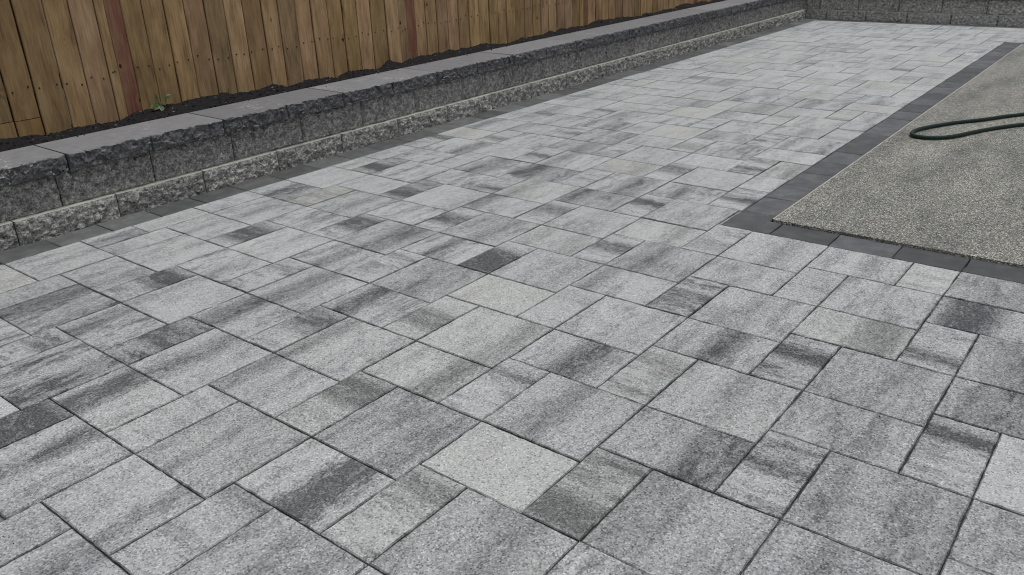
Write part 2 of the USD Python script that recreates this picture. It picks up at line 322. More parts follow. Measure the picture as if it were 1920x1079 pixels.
LEAF = mat('green_leaf', {
    'geo': ('geometry', {}), 'n': ('noise_texture', {'scale': 90.0, 'detail': 3.0}),
    'r': ('rgb_ramp', {'ramp': [(0.3, (0.022, 0.06, 0.016)), (0.7, (0.05, 0.115, 0.03))]}),
    'p': ('principled_bsdf', {'roughness': 0.4}), 't': ('translucent_bsdf', {}), 'mx': ('mix_closure', {'fac': 0.25})},
    [('geo.position', 'n.vector'), ('n.fac', 'r.fac'), ('r.color', 'p.base_color'), ('r.color', 't.color'), ('p.BSDF', 'mx.closure1'), ('t.BSDF', 'mx.closure2')], surface='mx.closure')
PALE_LEAF = mat('pale_leaf_underside', {'p': ('principled_bsdf', {'base_color': (0.30, 0.34, 0.22), 'roughness': 0.5})}, [])
STEM = mat('weed_stem', {'p': ('principled_bsdf', {'base_color': (0.035, 0.03, 0.015), 'roughness': 0.7})}, [])
EARTH = plain_stone('packed_earth', [(0.3, (0.08, 0.07, 0.055)), (0.7, (0.14, 0.125, 0.1))], 1.5, 0.95, 0.6, 40.0, 0.1)
ONE = (1.0, 1.0, 1.0)

# ------------------------------------------------------------------ ground (one sheet to the horizon, under everything)
tag(put('ground', [(-400, -400, -0.13), (400, -400, -0.13), (400, 400, -0.13), (-400, 400, -0.13)], [(0, 1, 2), (0, 2, 3)], EARTH, attrs={'hue': ONE}), kind='structure')

# ------------------------------------------------------------------ paving
XL, XR, YF, YE = -4.60, -1.785, 3.422, 12.65       # inner edge of the left border, of the right border, front border, far border
XW, YW = -4.82, 12.86                              # faces of the two walls
YT, XS, YS, YB = 11.25, -1.58, 3.622, 11.04        # border's far edge; slab's left, front and back edges
patio = tag(holder('patio_paving'), kind='structure')
bed = Lump()
bed.add([(XW - .05, -1.2, -0.010), (2.6, -1.2, -0.010), (2.6, YF + .1, -0.010), (XW - .05, YF + .1, -0.010)], [(0, 1, 2), (0, 2, 3)], {'hue': ONE})
bed.add([(XW - .05, YF + .1, -0.010), (XR + .1, YF + .1, -0.010), (XR + .1, YW + .05, -0.010), (XW - .05, YW + .05, -0.010)], [(0, 1, 2), (0, 2, 3)], {'hue': ONE})
bed.add([(XR + .1, YB + .1, -0.010), (2.6, YB + .1, -0.010), (2.6, YW + .05, -0.010), (XR + .1, YW + .05, -0.010)], [(0, 1, 2), (0, 2, 3)], {'hue': ONE})
tag(bed.build('sand_bed', SAND, patio), kind='stuff')


def slab_mesh(poly, top=0.0, depth=0.05, gap=0.0023, ch=0.0032, step=0.07, wob=0.0007, tilt=(0, 0), chips=0.0):
    """A stone seen from above: worn edges, a small chamfer, sides. Returns v, f about the polygon's centre."""
    p = poly.buffer(-gap, join_style='mitre')
    c = np.array(p.envelope.centroid.coords[0])
    xy = np.array(p.exterior.coords)[:-1]
    if Polygon(xy).exterior.is_ccw is False:
        xy = xy[::-1]
    ring = []
    for a, b in zip(xy, np.roll(xy, -1, 0)):
        n = max(1, int(np.linalg.norm(b - a) / step))
        ring += [a + (b - a) * k / n for k in range(n)]
    ring = np.array(ring)
    n = len(ring)
    ring = ring + rng.normal(0, wob, ring.shape)
    nxt, prv = np.roll(ring, -1, 0), np.roll(ring, 1, 0)
    t = nxt - prv
    t /= np.linalg.norm(t, axis=1, keepdims=True)
    inward = np.stack([-t[:, 1], t[:, 0]], 1)
    cw = ch * rng.uniform(0.7, 1.6, (n, 1))
    if chips:
        cw = np.where(rng.random((n, 1)) < chips, cw + rng.uniform(0.002, 0.007, (n, 1)), cw)
    inner = ring + inward * cw
    zt = lambda q: top + (q - c) @ np.array(tilt)
    v = np.vstack([np.c_[inner - c, zt(inner)], np.c_[ring - c, zt(ring) - ch * 0.9], np.c_[ring - c, np.full(n, -depth)]])
    i = np.arange(n)
    j = (i + 1) % n
    f = [np.stack([i + n, j + n, j], 1), np.stack([i + n, j, i], 1), np.stack([i + 2 * n, j + 2 * n, j + n], 1), np.stack([i + 2 * n, j + n, i + n], 1)]
    if len(poly.exterior.coords) == 5:
        v = np.vstack([v, [0, 0, top]])
        f.append(np.stack([i, j, np.full(n, 3 * n)], 1))
    else:
        tv, tf = trimesh.creation.triangulate_polygon(Polygon(inner - c), engine='earcut')
        k = [int(np.argmin(((inner - c - q) ** 2).sum(1))) for q in tv]
        f.append(np.array(k)[tf])
    return v, np.vstack(f), c


def project(p):
    c = (np.asarray(p, float) - EYE) @ R
    return 960 + 1558.57 * c[..., 0] / c[..., 2], 539.5 + 1558.57 * c[..., 1] / c[..., 2], c[..., 2]


field = rect(XL, -1.0, 2.4, YF).union(rect(XL, YF - 0.01, XR, YE)).union(rect(XL, YT, 2.4, YE))
tiles = []
for a in range(-60, 160):
    for b in range(-60, 60):
        for kind, (x, y, w, h) in enumerate(((-20, 8, 4, 4), (-20, 5, 4, 3), (-16, 5, 2, 4))):
            gx, gy = x + 4 * a + 6 * b, y + 4 * a - 3 * b
            if -52 < gx < 26 and -12 < gy < 130:
                t = rect(gx / 10, gy / 10, (gx + w) / 10, (gy + h) / 10).intersection(field)
                if t.is_empty or t.geom_type != 'Polygon' or t.area < 0.0012:
                    continue
                x0, y0, x1, y1 = t.bounds
                if min(x1 - x0, y1 - y0) < 0.035:
                    continue
                # pieces that stop a finger short of a border are cut to meet it
                if len(t.exterior.coords) == 5:
                    if abs(x1 - XR) < 0.03 and y0 > YF - 0.1:
                        x1 = XR
                    if abs(y1 - YF) < 0.035 and x0 > XR - 0.05:
                        y1 = YF
                    if abs(y1 - YE) < 0.035:
                        y1 = YE
                    t = rect(x0, y0, x1, y1)
                u, v_, d = project([((x0 + x1) / 2, (y0 + y1) / 2, 0)])
                corners = np.array([(q[0], q[1], 0) for q in t.exterior.coords[:-1]])
                pu, pv, pd = project(corners)
                seen = bool((pd > 0.3).all() and pu.max() > 0 and pu.min() < 1920 and pv.max() > 0 and pv.min() < 1079)
                size = Polygon(np.c_[pu, pv]).intersection(rect(0, 0, 1920, 1079)).area if seen else 0.0
                tiles.append((size, kind, (gx, gy), t))
tiles.sort(key=lambda t: (-t[0], t[2]))

# tone of stones that stand out in the photograph: (grid x, grid y): (band centre across, half width, strength, overall darkening, warmth)
LOOK = {
    (-6, 13): (0, .05, 0, .30, 0, .6), (-10, 9): (-.15, .05, .25, .25, 0, .6), (-14, 5): (.05, .05, .3, .25, .1, .6), (-24, 4): (0, .05, 0, .27, .1, .6),
    (-24, 1): (.12, .03, .6, .05, .1, .6), (-20, 8): (0, .05, 0, .30, 0, .6), (-20, 5): (.06, .075, .95, .05, .1, .7), (-16, 12): (-.02, .04, .45, .18, .1, .6),
    (-16, 9): (0, .05, 0, 0, .5, .35), (-28, 0): (-.05, .05, .3, .1, 0, 1.), (-18, 1): (.1, .05, .2, .2, 0, .6), (-12, 16): (0, .05, .2, .08, .2, .7),
    (-12, 13): (.12, .09, .5, .18, 0, .7), (-8, 20): (0, .05, .1, .25, 0, .7), (-8, 17): (.05, .06, .15, .22, 0, .7), (-20, 1): (.17, .04, .4, .1, 0, .6),
    (-16, 5): (.12, .045, .65, .05, .2, .9), (-12, 9): (-.12, .07, .7, .25, .2, 1.), (-8, 13): (.02, .04, .65, .1, 0, .9), (-6, 10): (0, .05, .2, .25, 0, .6),
    (-4, 17): (.10, .045, .8, .1, 0, .9), (-30, 7): (-.05, .06, .45, .08, 0, .6), (-34, 3): (.12, .05, .35, .2, 0, 1.3), (-26, 11): (-.15, .035, .5, .05, .15, .8),
    (-30, 4): (-.08, .085, .8, 0, .1, .7), (-2, 14): (.1, .06, .3, .2, 0, .6), (-22, 15): (.13, .06, .55, 0, .35, .6), (-26, 8): (-.15, .035, .5, .12, .1, .8),
    (-18, 19): (.1, .04, .2, 0, .1, .9), (-22, 12): (.11, .065, .7, 0, .25, .7), (-14, 23): (0, .05, .25, .1, 0, .7), (-18, 16): (.04, .075, .65, .05, 0, .8),
    (-10, 27): (0, .05, .1, .08, 0, .8), (-14, 20): (.03, .07, .6, .1, 0, .7), (-4, 21): (0, .08, .3, .3, 0, .7), (-10, 24): (.09, .085, .8, 0, .35, .6),
    (-26, 4): (0, .06, .15, .02, .1, .8), (-22, 8): (.08, .09, .8, .05, .2, .9), (-18, 12): (.09, .03, .6, .03, .1, .8), (-40, 6): (-.14, .06, .5, .25, 0, 1.),
    (-36, 10): (-.15, .03, .4, 0, 0, .5), (-14, 16): (.1, .035, .6, 0, .45, 1.5), (-32, 14): (-.04, .07, .65, 0, .1, .8), (-10, 20): (.05, .055, .7, .18, 0, 1.1),
    (-4, 24): (0, .08, .3, .28, 0, .6), (-28, 18): (0, .06, .15, .28, 0, .7), (-36, 7): (-.1, .04, .5, .05, .1, 1.2), (-6, 28): (-.06, .1, .75, .15, 0, .7),
    (-6, 24): (-.1, .045, .7, .05, 0, .9), (-24, 22): (.1, .05, .2, .12, .1, .7), (-32, 11): (-.08, .07, .65, .05, 0, .8), (-16, 30): (.05, .06, .2, .1, 0, .6),
    (-20, 26): (-.05, .05, .35, .18, 0, .7), (-28, 15): (-.08, .065, .7, .08, 0, .8), (-24, 19): (-.1, .02, .2, 0, .6, .5), (-20, 23): (-.13, .045, .5, .05, .1, .7),
    (-12, 31): (.05, .04, .2, .03, 0, .7), (-16, 27): (0, .05, .2, .1, .1, .7), (-46, 9): (0, .05, .1, .08, 0, .6), (-32, 7): (.03, .08, .3, .35, .1, 1.4),
    (-6, 31): (0, .08, .2, .2, 0, .7), (-42, 13): (0, .05, .1, .04, 0, .7), (-28, 11): (.08, .1, .65, .05, .1, .9), (-38, 17): (0, .05, .1, 0, 0, .6),
    (-24, 15): (-.03, .085, .8, 0, .3, .7), (-34, 21): (.05, .07, .4, .25, 0, .7), (-20, 19): (.1, .04, .2, .05, .15, .7), (-30, 25): (.05, .05, .25, .2, 0, .7),
    (-42, 10): (.1, .05, .3, .12, 0, .8), (-26, 29): (0, .05, .15, .1, 0, .7), (-16, 23): (0, .045, .6, .12, .1, 1.5), (-38, 14): (.05, .03, .3, 0, 0, 1.1),
    (-22, 33): (0, .05, .1, .1, 0, .7), (-34, 18): (0, .055, .6, .03, 0, .8), (-12, 27): (.05, .04, .2, .08, .1, .7), (-30, 22): (-.03, .045, .65, .03, 0, .9),
    (-26, 26): (.1, .03, .3, .08, .25, .7), (-22, 30): (.1, .035, .5, .02, .25, .8), (-38, 10): (.07, .1, .8, .05, 0, .8), (-44, 20): (0, .05, .15, .05, 0, .8),
    (-40, 24): (0, .05, .2, .15, 0, .7), (-34, 14): (.1, .03, .3, .05, 0, 1.1), (-30, 18): (.1, .03, .2, 0, 0, .9), (-26, 22): (-.07, .15, .95, .05, 0, .8),
    (-22, 26): (.03, .06, .7, .03, 0, .9), (-18, 30): (-.1, .05, .3, .1, 0, .8), (-30, 0): (.0, .2, .95, .1, 0, .6), (-36, 3): (.1, .05, .3, .1, 0, 1.2),
    (-40, 17): (0, .12, .75, .05, 0, .8), (-36, 21): (.06, .1, .85, .05, 0, .8), (-32, 25): (0, .08, .7, .05, 0, .9), (-28, 29): (.05, .07, .65, .05, 0, .9),
    (-24, 33): (.05, .06, .9, .05, 0, .8), (-20, 37): (0, .05, .6, .05, 0, 1.2), (-44, 17): (0, .05, .2, 0, 0, .8), (-40, 21): (.08, .03, .3, 0, 0, 1.1),
}
rest = Lump()
count = 0
for n, (size, kind, g, t) in enumerate(tiles):
    r = np.random.default_rng((g[0] + 1000) * 4001 + g[1] + 1000)
    along_x = kind == 2
    across = 0.4 if kind != 1 or not along_x else 0.3
    bandc = r.uniform(-0.5, 0.5) * across
    bandw = r.uniform(0.03, 0.12)
    amt = r.choice([0.0, 0.35, 0.6, 0.8], p=[0.25, 0.3, 0.32, 0.13]) * (1.0 if along_x else 0.75)
    tone = r.choice([0.0, 0.04, 0.12, 0.25], p=[0.36, 0.3, 0.22, 0.12]) + r.uniform(0, 0.05)
    warm = r.choice([0.0, 0.2, 0.45], p=[0.8, 0.14, 0.06])
    streak = r.uniform(0.4, 1.25)
    if g[1] > 36:
        fade = max(0.5, 1 - (g[1] - 36) / 60)
        amt, streak, tone = amt * fade, streak * (0.4 + 0.6 * fade), tone * fade
    if g in LOOK:
        bandc, bandw, amt, tone, warm = LOOK[g][:5]
        warm *= 0.75
        bandw *= 1.2
        tone += 0.03
        if len(LOOK[g]) > 5:
            streak = LOOK[g][5]
    v, f, c = slab_mesh(t, top=r.normal(0, 0.0009), tilt=r.normal(0, 0.002, 2), step=0.022 if size > 7000 else 0.09 if size > 3000 else 0.5, chips=0.05 if size > 7000 else 0.0)
    # each stone's own pattern coordinates: across its streaks, along them, and a slice of its own
    loc = np.c_[(v[:, 1], v[:, 0])[0 if along_x else 1], (v[:, 0], v[:, 1])[0 if along_x else 1], np.full(len(v), r.uniform(0, 90))]
    at = {'loc': loc, 'band': (bandc, bandw, amt), 'hue': (tone, warm, streak)}
    if count < 290 and size > 30:
        put('paver', v, f, PAVER, patio, loc=(c[0], c[1], 0), attrs=at)
        count += 1
    else:
        rest.add(v + np.array([c[0], c[1], 0]), f, at)
tag(rest.build('remaining_pavers', PAVER, patio), kind='stuff')


def border(poly, tone):
    v, f, c = slab_mesh(poly, top=rng.normal(0, 0.0008), gap=0.0034, ch=0.004, tilt=rng.normal(0, 0.002, 2))
    h = np.array(tone) * rng.uniform(0.72, 1.25)
    put('border_stone', v, f, BORDER, patio, loc=(c[0], c[1], 0), attrs={'hue': h})


OLIVE, SLATE = (1.4, 1.43, 1.35), (1.06, 1.075, 1.08)
y = 1.197 - 0.302 * 6
while y < YW - 0.02:
    border(rect(XW + 0.006, y, XL, min(y + 0.302, YW - 0.004)), OLIVE)
    y += 0.302
x = XL
while x < 2.2:
    border(rect(x, YE, min(x + 0.302, 2.4), YW - 0.006), SLATE)
    x += 0.302
border(Polygon([(XR, YF), (-1.515, YF), (-1.515, YS - .003), (XS - .005, YS - .003), (XS - .005, 3.713), (XR, 3.713)]), SLATE)
y = 3.713
while y < YT - 0.32:
    border(rect(XR, y, XS - .005, y + 0.3035), SLATE)
    y += 0.3035
border(rect(XR, y, XS - .005, YT), SLATE)
for k in range(13):
    x0 = -1.515 + 0.306 * k
    border(rect(x0, YF, x0 + 0.306, YS - .003), SLATE)
    border(rect(XS - .005 + 0.306 * k, YB + .004, XS - .005 + 0.306 * (k + 1), YT), SLATE)

# loose grit: swept to the wall and the borders, a little everywhere
octa = trimesh.creation.octahedron() if hasattr(trimesh.creation, 'octahedron') else trimesh.creation.icosphere(0)
grit = Lump()
for k in range(2600):
    u = rng.random()
    if u < 0.34:
        x, y = XW + 0.012 + abs(rng.normal(0, 0.05)), rng.uniform(0.6, 9.0)
    elif u < 0.5:
        x, y = XS - 0.01 - abs(rng.normal(0, 0.03)), rng.uniform(YS, 9.0)
    else:
        x, y = rng.uniform(XL, 0.6), -0.2 + 6.0 * rng.random() ** 1.6
        if x > XR and y > YF:
            continue
    s = rng.uniform(0.0007, 0.0018) * (1.7 if rng.random() < 0.05 else 1)
    tone_ = rng.choice([0.05, 0.25, 0.55])
    grit.add(octa.vertices * s * rng.uniform(0.6, 1.2, (len(octa.vertices), 1)) + np.array([x, y, s * 0.5 + 0.0008]), octa.faces, {'hue': (tone_ * 3, tone_ * 2.95, tone_ * 2.7)})
GRIT = plain_stone('loose_grit', [(0.3, (0.25, 0.25, 0.25)), (0.7, (0.4, 0.4, 0.4))], 60.0, 0.9, 0.2, 300.0, 0.1)
tag(grit.build('loose_grit', GRIT), 'loose grains of grit and sand scattered on the paving', 'grit', kind='stuff')

# ------------------------------------------------------------------ concrete pad
pad = tag(holder('concrete_pad', (XS, YS, 0)), kind='structure')
ZP = 0.012


def grid_sheet(x0, x1, y0, y1, nx, ny, zf):
    X, Y = np.meshgrid(np.linspace(x0, x1, nx), np.linspace(y0, y1, ny))
    v = np.c_[X.ravel(), Y.ravel(), zf(X.ravel(), Y.ravel())]
    i = (np.arange(ny - 1)[:, None] * nx + np.arange(nx - 1)).ravel()
    return v, np.vstack([np.c_[i, i + 1, i + nx + 1], np.c_[i, i + nx + 1, i + nx]])


W, D = 5.5, YB - YS
nx_, ny_ = 60, 80
v, f = grid_sheet(0.012, W, 0, D, nx_, ny_, lambda X, Y: ZP + 0.003 * (meshkit.fbm(np.c_[X, Y, 0 * X] * 3, 3) - 0.5))
# ragged front edge where the paste has washed off
front = np.abs(v[:, 1]) < 1e-9
lump = Lump()
lump.add(v, f)
xs = np.linspace(0.012, W, 500)
zr = ZP + 0.002 * (meshkit.noise(np.c_[xs * 70, 0 * xs, 0 * xs]) - 0.5)
yr = 0.002 * (meshkit.noise(np.c_[xs * 90, 0 * xs + 9, 0 * xs]) - 0.5)
rows = [np.c_[xs, 0.012 + 0 * xs, np.full(500, ZP + 0.0006)], np.c_[xs, yr + 0.002, zr - 0.002], np.c_[xs, yr, 0 * xs - 0.1]]
sv = np.vstack(rows[::-1])
i = (np.arange(2)[:, None] * 500 + np.arange(499)).ravel()
lump.add(sv, np.vstack([np.c_[i, i + 1, i + 501], np.c_[i, i + 501, i + 500]]))
bx = trimesh.creation.box(bounds=[(0.013, 0.013, -0.11), (W, D, ZP - 0.006)])
lump.add(bx.vertices, bx.faces)
lump.build('aggregate_surface', AGGREGATE, pad)
ys = np.linspace(0.0, D, 400)
wob = 0.002 * (meshkit.noise(np.c_[ys * 9, 0 * ys, 0 * ys]) - 0.5)
ed = [np.c_[wob, ys, 0 * ys - 0.1], np.c_[wob, ys, 0 * ys + ZP - 0.005], np.c_[wob + 0.006, ys, 0 * ys + ZP + 0.003], np.c_[0.0125 + 2 * wob, ys, 0 * ys + ZP + 0.002], np.c_[0.0145 + 2 * wob, ys, 0 * ys - 0.1]]
ev = np.vstack(ed)
i = (np.arange(4)[:, None] * 400 + np.arange(399)).ravel()
put('trowelled_edge', ev, np.vstack([np.c_[i, i + 400, i + 401], np.c_[i, i + 401, i + 1]]), PASTE, pad, attrs={'hue': ONE})


# ------------------------------------------------------------------ retaining walls
def split_stone(L, H, D, cell, amp, seed, notch=None, top_wobble=0.003, freq=1.0, ease=0.012, top_back=0.0):
    """A block with a split face: u along the face (0..L), w up (0..H), n outward (0 at the face, -D at the back)."""
    us = np.linspace(0, L, max(4, int(L / cell)) + 1)
    if notch:
        us = np.unique(np.r_[us[np.abs(us - notch) > 0.009], notch - 0.008, notch - 0.002, notch + 0.002, notch + 0.008])
    ws = np.linspace(0, H, max(4, int(H / cell)) + 1)
    U, Wv = np.meshgrid(us, ws)
    P = np.c_[U.ravel(), Wv.ravel(), np.full(U.size, seed * 7.31)]
    q = P * np.array([20, 34, 1]) * freq
    a = meshkit.fbm(q, 3, seed)
    ridg = np.abs(2 * meshkit.fbm(P * np.array([13, 26, 1]) * freq + 5, 3, seed + 31) - 1)
    big = meshkit.fbm(P * np.array([5, 9, 1]), 2, seed + 77)
    # planes of a broken face: the highest of the facets around a point shows
    fr = np.random.default_rng(seed + 4000)
    ncell = max(6, int(L * H / (0.030 * 0.024)))
    seeds = fr.uniform([-.02, -.02], [L + .02, H + .02], (ncell, 2))
    tree = cKDTree(seeds * [1.0, 1.35])
    idx = tree.query(P[:, :2] * [1.0, 1.35], k=4)[1]
    tl = fr.normal(0, 0.42, (ncell, 2))
    of = fr.uniform(0, 0.5, ncell) * amp
    rel = P[:, None, :2] - seeds[idx]
    fac = (of[idx] + (tl[idx] * rel).sum(2)).max(1) - 0.5 * amp
    d = 0.6 * amp * (1.1 * (a - 0.5) - 0.9 * ridg + 0.35) + 0.6 * amp * (big - 0.5) + 0.5 * fac
    edge = np.minimum(np.minimum(U, L - U), np.minimum(Wv, H - Wv)).ravel()
    k = np.clip(edge / ease, 0, 1)
    d = d * (0.12 + 0.88 * k) - 0.003 * (1 - k) - 0.008 * (1 - np.clip(np.minimum(U, L - U).ravel() / 0.012, 0, 1))
    d -= top_back * np.clip(1 - (H - Wv.ravel()) / 0.03, 0, 1)
    if notch:
        d[np.abs(U.ravel() - notch) < 0.003] -= 0.014
    nu, nw = len(us), len(ws)
    Uf, Wf = U.ravel().copy(), Wv.ravel().copy()
    m = np.isclose(Wf, H)
    Wf[m] -= top_wobble * meshkit.noise(np.c_[us * 60, 0 * us, 0 * us + seed])
    m0 = (~np.isclose(Wf, 0)) & (Wv.ravel() > 0) & (Wv.ravel() < H) & (U.ravel() > 0) & (U.ravel() < L)
    Uf[m0] += (meshkit.noise(P[m0] * 90, seed + 5) - 0.5) * cell * 0.7
    Wf[m0] += (meshkit.noise(P[m0] * 90, seed + 6) - 0.5) * cell * 0.7
    v = np.c_[Uf, Wf, d]
    i = (np.arange(nw - 1)[:, None] * nu + np.arange(nu - 1)).ravel()
    f = [np.c_[i, i + 1, i + nu + 1], np.c_[i, i + nu + 1, i + nu]]
    loop = np.r_[np.arange(nu), np.arange(1, nw) * nu + nu - 1, (nw - 1) * nu + np.arange(nu - 2, -1, -1), np.arange(nw - 2, 0, -1) * nu]
    n = len(v)
    b = np.c_[U.ravel()[loop], Wv.ravel()[loop], np.full(len(loop), -D)]
    # the sides come off square: their first ring sits just behind the face
    v = np.vstack([v, b, [L / 2, H / 2, -D]])
    a_, c_ = np.arange(len(loop)), (np.arange(len(loop)) + 1) % len(loop)
    f += [np.c_[loop[a_], n + a_, n + c_], np.c_[loop[a_], n + c_, loop[c_]], np.c_[n + a_, np.full(len(a_), n + len(loop)), n + c_]]
    return v, np.vstack(f)


def to_left(v):       # face towards +x, u along +y
    return np.c_[v[:, 2], v[:, 0], v[:, 1]]


def to_far(v):        # face towards -y, u along +x
    return np.c_[v[:, 0], -v[:, 2], v[:, 1]]


wall = tag(holder('retaining_wall', (XW, 0, 0)), 'long grey split-face block retaining wall below the wooden fence', 'wall')
H1, H2, H3 = 0.135, 0.335, 0.437
SET2, SETC = 0.052, 0.004                      # setback of the second course; the cap's face stands almost over the base


def course(parent, to, u_first, L, u_end, z0, z1, depth, back, amp, seed, m, name, gap=0.007, tone=1.0, notch=False, u_start=None, **kw):
    u, k = u_first, 0
    while u < u_end - 0.03:
        a = max(u, u_start) if u_start is not None else u
        l = min(L, u_end - a, u + L - a) - gap
        near = u < 5.0 and to is to_left
        v, f = split_stone(l, z1 - z0, depth, 0.0066 if near else 0.011, amp, seed + k, notch=l / 2 if notch and l > 0.9 else None, **kw)
        p = to(v)
        shift = (-back, a, z0) if to is to_left else (a, back, z0)
        h = np.array(ONE) * tone * rng.uniform(0.9, 1.1)
        put(name, p, f, m, parent, loc=shift, attrs={'hue': h})
        u += L
        k += 1


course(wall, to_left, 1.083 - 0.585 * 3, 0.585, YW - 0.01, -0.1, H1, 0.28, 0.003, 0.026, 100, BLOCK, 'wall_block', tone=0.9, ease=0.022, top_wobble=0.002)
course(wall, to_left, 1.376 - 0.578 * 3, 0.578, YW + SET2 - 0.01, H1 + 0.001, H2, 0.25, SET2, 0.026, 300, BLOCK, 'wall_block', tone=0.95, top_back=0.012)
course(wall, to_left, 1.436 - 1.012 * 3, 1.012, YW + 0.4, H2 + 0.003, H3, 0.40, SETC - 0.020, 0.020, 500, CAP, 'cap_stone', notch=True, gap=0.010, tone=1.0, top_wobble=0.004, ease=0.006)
far = tag(holder('retaining_wall', (0, YW, 0)), 'low grey split-face block wall closing the far end of the paving', 'wall')
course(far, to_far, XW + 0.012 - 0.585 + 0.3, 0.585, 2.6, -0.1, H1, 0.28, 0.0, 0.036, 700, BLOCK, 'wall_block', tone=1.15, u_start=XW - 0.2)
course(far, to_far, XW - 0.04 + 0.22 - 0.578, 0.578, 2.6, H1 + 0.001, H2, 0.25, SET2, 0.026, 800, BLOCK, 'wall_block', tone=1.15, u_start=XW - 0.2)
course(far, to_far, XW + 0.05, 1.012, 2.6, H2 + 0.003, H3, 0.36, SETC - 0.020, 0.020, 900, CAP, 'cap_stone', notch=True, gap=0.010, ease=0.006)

# ------------------------------------------------------------------ fence
XF = -5.50
SEAMS = [1.472, 1.632, 1.802, 1.956, 2.116, 2.185, 2.285, 2.43, 2.586, 2.732, 2.887, 3.044, 3.196, 3.359, 3.503, 3.666, 3.822, 3.981, 4.134, 4.287, 4.438, 4.612, 4.762, 4.868, 4.965]
SOILZ = [(1.2, .44), (1.472, .438), (1.632, .425), (1.802, .427), (1.956, .422), (2.116, .418), (2.185, .44), (2.43, .453), (2.586, .455), (2.732, .459), (2.887, .465), (3.044, .441), (3.196, .429), (3.359, .457), (3.503, .409), (3.666, .439), (3.822, .43), (3.981, .401), (4.134, .434), (4.287, .434), (4.438, .407), (4.612, .464), (4.762, .406), (4.921, .426)]
fence = tag(holder('wooden_fence', (XF, 0, 0)), 'brown cedar board fence with red posts behind the long wall', 'fence')
POSTS = [(2.185, 2.285), (4.868, 4.965), (7.66, 7.76), (10.4, 10.5)]
edges = [s for s in SEAMS]
while edges[0] > -0.6:
    edges.insert(0, edges[0] - rng.uniform(0.148, 0.162))
while edges[-1] < 13.6:
    nxt = edges[-1] + rng.uniform(0.13, 0.16)
    for p0, p1 in POSTS[2:]:
        if edges[-1] < p0 - 0.001 and nxt > p0 - 0.05:
            edges.append(p0)
            nxt = p1
            break
    edges.append(nxt)


def board(y0, y1, z0, z1, x, thick, m, name, hue, parent, lean=0.0, wane=0.003, bevel=0.004):
    zs = np.linspace(z0, z1, max(2, int((z1 - z0) / 0.06)))
    s = rng.uniform(0, 90)
    e0 = y0 + wane * (meshkit.fbm(np.c_[zs * 5, zs * 0, zs * 0 + s], 3) - 0.5) * 2
    e1 = y1 + wane * (meshkit.fbm(np.c_[zs * 5, zs * 0 + 7, zs * 0 + s], 3) - 0.5) * 2
    cup = rng.normal(0, 0.0015)
    yc = (y0 + y1) / 2
    cols = []
    for t, dx in ((0, -thick), (0, -bevel), (bevel, 0.0), (0.5, cup), (1 - bevel, 0.0), (1, -bevel), (1, -thick)):
        if t in (bevel,):
            yy = e0 + bevel
        elif t == 1 - bevel:
            yy = e1 - bevel
        else:
            yy = e0 + (e1 - e0) * t
        cols.append(np.c_[x + dx + 0 * zs, yy + lean * (zs - z0), zs])
    n = len(zs)
    v = np.vstack(cols)
    f = []
    for c in range(len(cols) - 1):
        i = c * n + np.arange(n - 1)
        f += [np.c_[i, i + n, i + n + 1], np.c_[i, i + n + 1, i + 1]]
    i0 = np.arange(len(cols)) * n
    top = i0 + n - 1
    f.append(np.array([(top[0], top[k], top[k + 1]) for k in range(1, len(cols) - 1)]))
    f.append(np.array([(i0[0], i0[k + 1], i0[k]) for k in range(1, len(cols) - 1)]))
    f = np.vstack(f)
    loc = np.c_[v[:, 1] - yc, v[:, 2], np.full(len(v), s)]
    return put(name, v - np.array([0, yc, 0]), f, m, parent, loc=(0, yc, 0), attrs={'loc': loc, 'hue': hue})


nails = Lump()
disc = trimesh.creation.cylinder(radius=0.0058, height=0.003, sections=8, transform=trimesh.transformations.rotation_matrix(np.pi / 2, [0, 1, 0]))
for y0, y1 in zip(edges[:-1], edges[1:]):
    if any(abs(y0 - p0) < 1e-6 for p0, _ in POSTS):
        b = board(y0 - 0.004, y1 + 0.004, 0.30, 1.9, -0.004, 0.088, REDWOOD, 'fence_post', np.array(ONE) * rng.uniform(0.9, 1.1), fence, wane=0.001, bevel=0.004)
        if y0 < 3:
            tag(b, 'red stained post beside the small weed')
        continue
    g = rng.uniform(0.003, 0.0055)
    t = rng.uniform(0.85, 1.4)
    hue = np.array([t, t * rng.uniform(0.93, 1.0), t * rng.uniform(0.86, 1.06)])
    x = rng.normal(0, 0.0025)
    lean = rng.normal(0, 0.0008)
    if y1 < 1.7 and y1 > 1.2:                  # two boards patched with a lower piece
        zc = 0.532 + (1.6 - y1) * 0.02
        board(y0 + g, y1 - g, 0.33, zc - 0.0025, x + 0.001, 0.016, CEDAR, 'fence_board', hue * np.array([1.05, 1.0, 0.9]), fence, lean)
        board(y0 + g, y1 - g, zc + 0.0025, 1.86, x - 0.002, 0.016, CEDAR, 'fence_board', hue, fence, lean)
    else:
        board(y0 + g, y1 - g, 0.33, 1.86 + rng.normal(0, 0.004), x, 0.016, CEDAR, 'fence_board', hue, fence, lean)
    zn = 0.712 + rng.normal(0, 0.006)
    for yn in (y0 + 0.035, y1 - 0.035):
        nails.add(disc.vertices + np.array([x + 0.0005, yn + rng.normal(0, .006), zn + rng.normal(0, .012)]), disc.faces)
ye = edges[0] + 0.075
while ye < edges[-1]:                            # unseen boards added behind, half a board along, to darken the gaps
    board(ye + 0.004, ye + 0.146, 0.33, 1.86, -0.062, 0.016, CEDAR, 'added_back_board', np.array(ONE) * rng.uniform(0.7, 0.9), fence)
    ye += 0.154
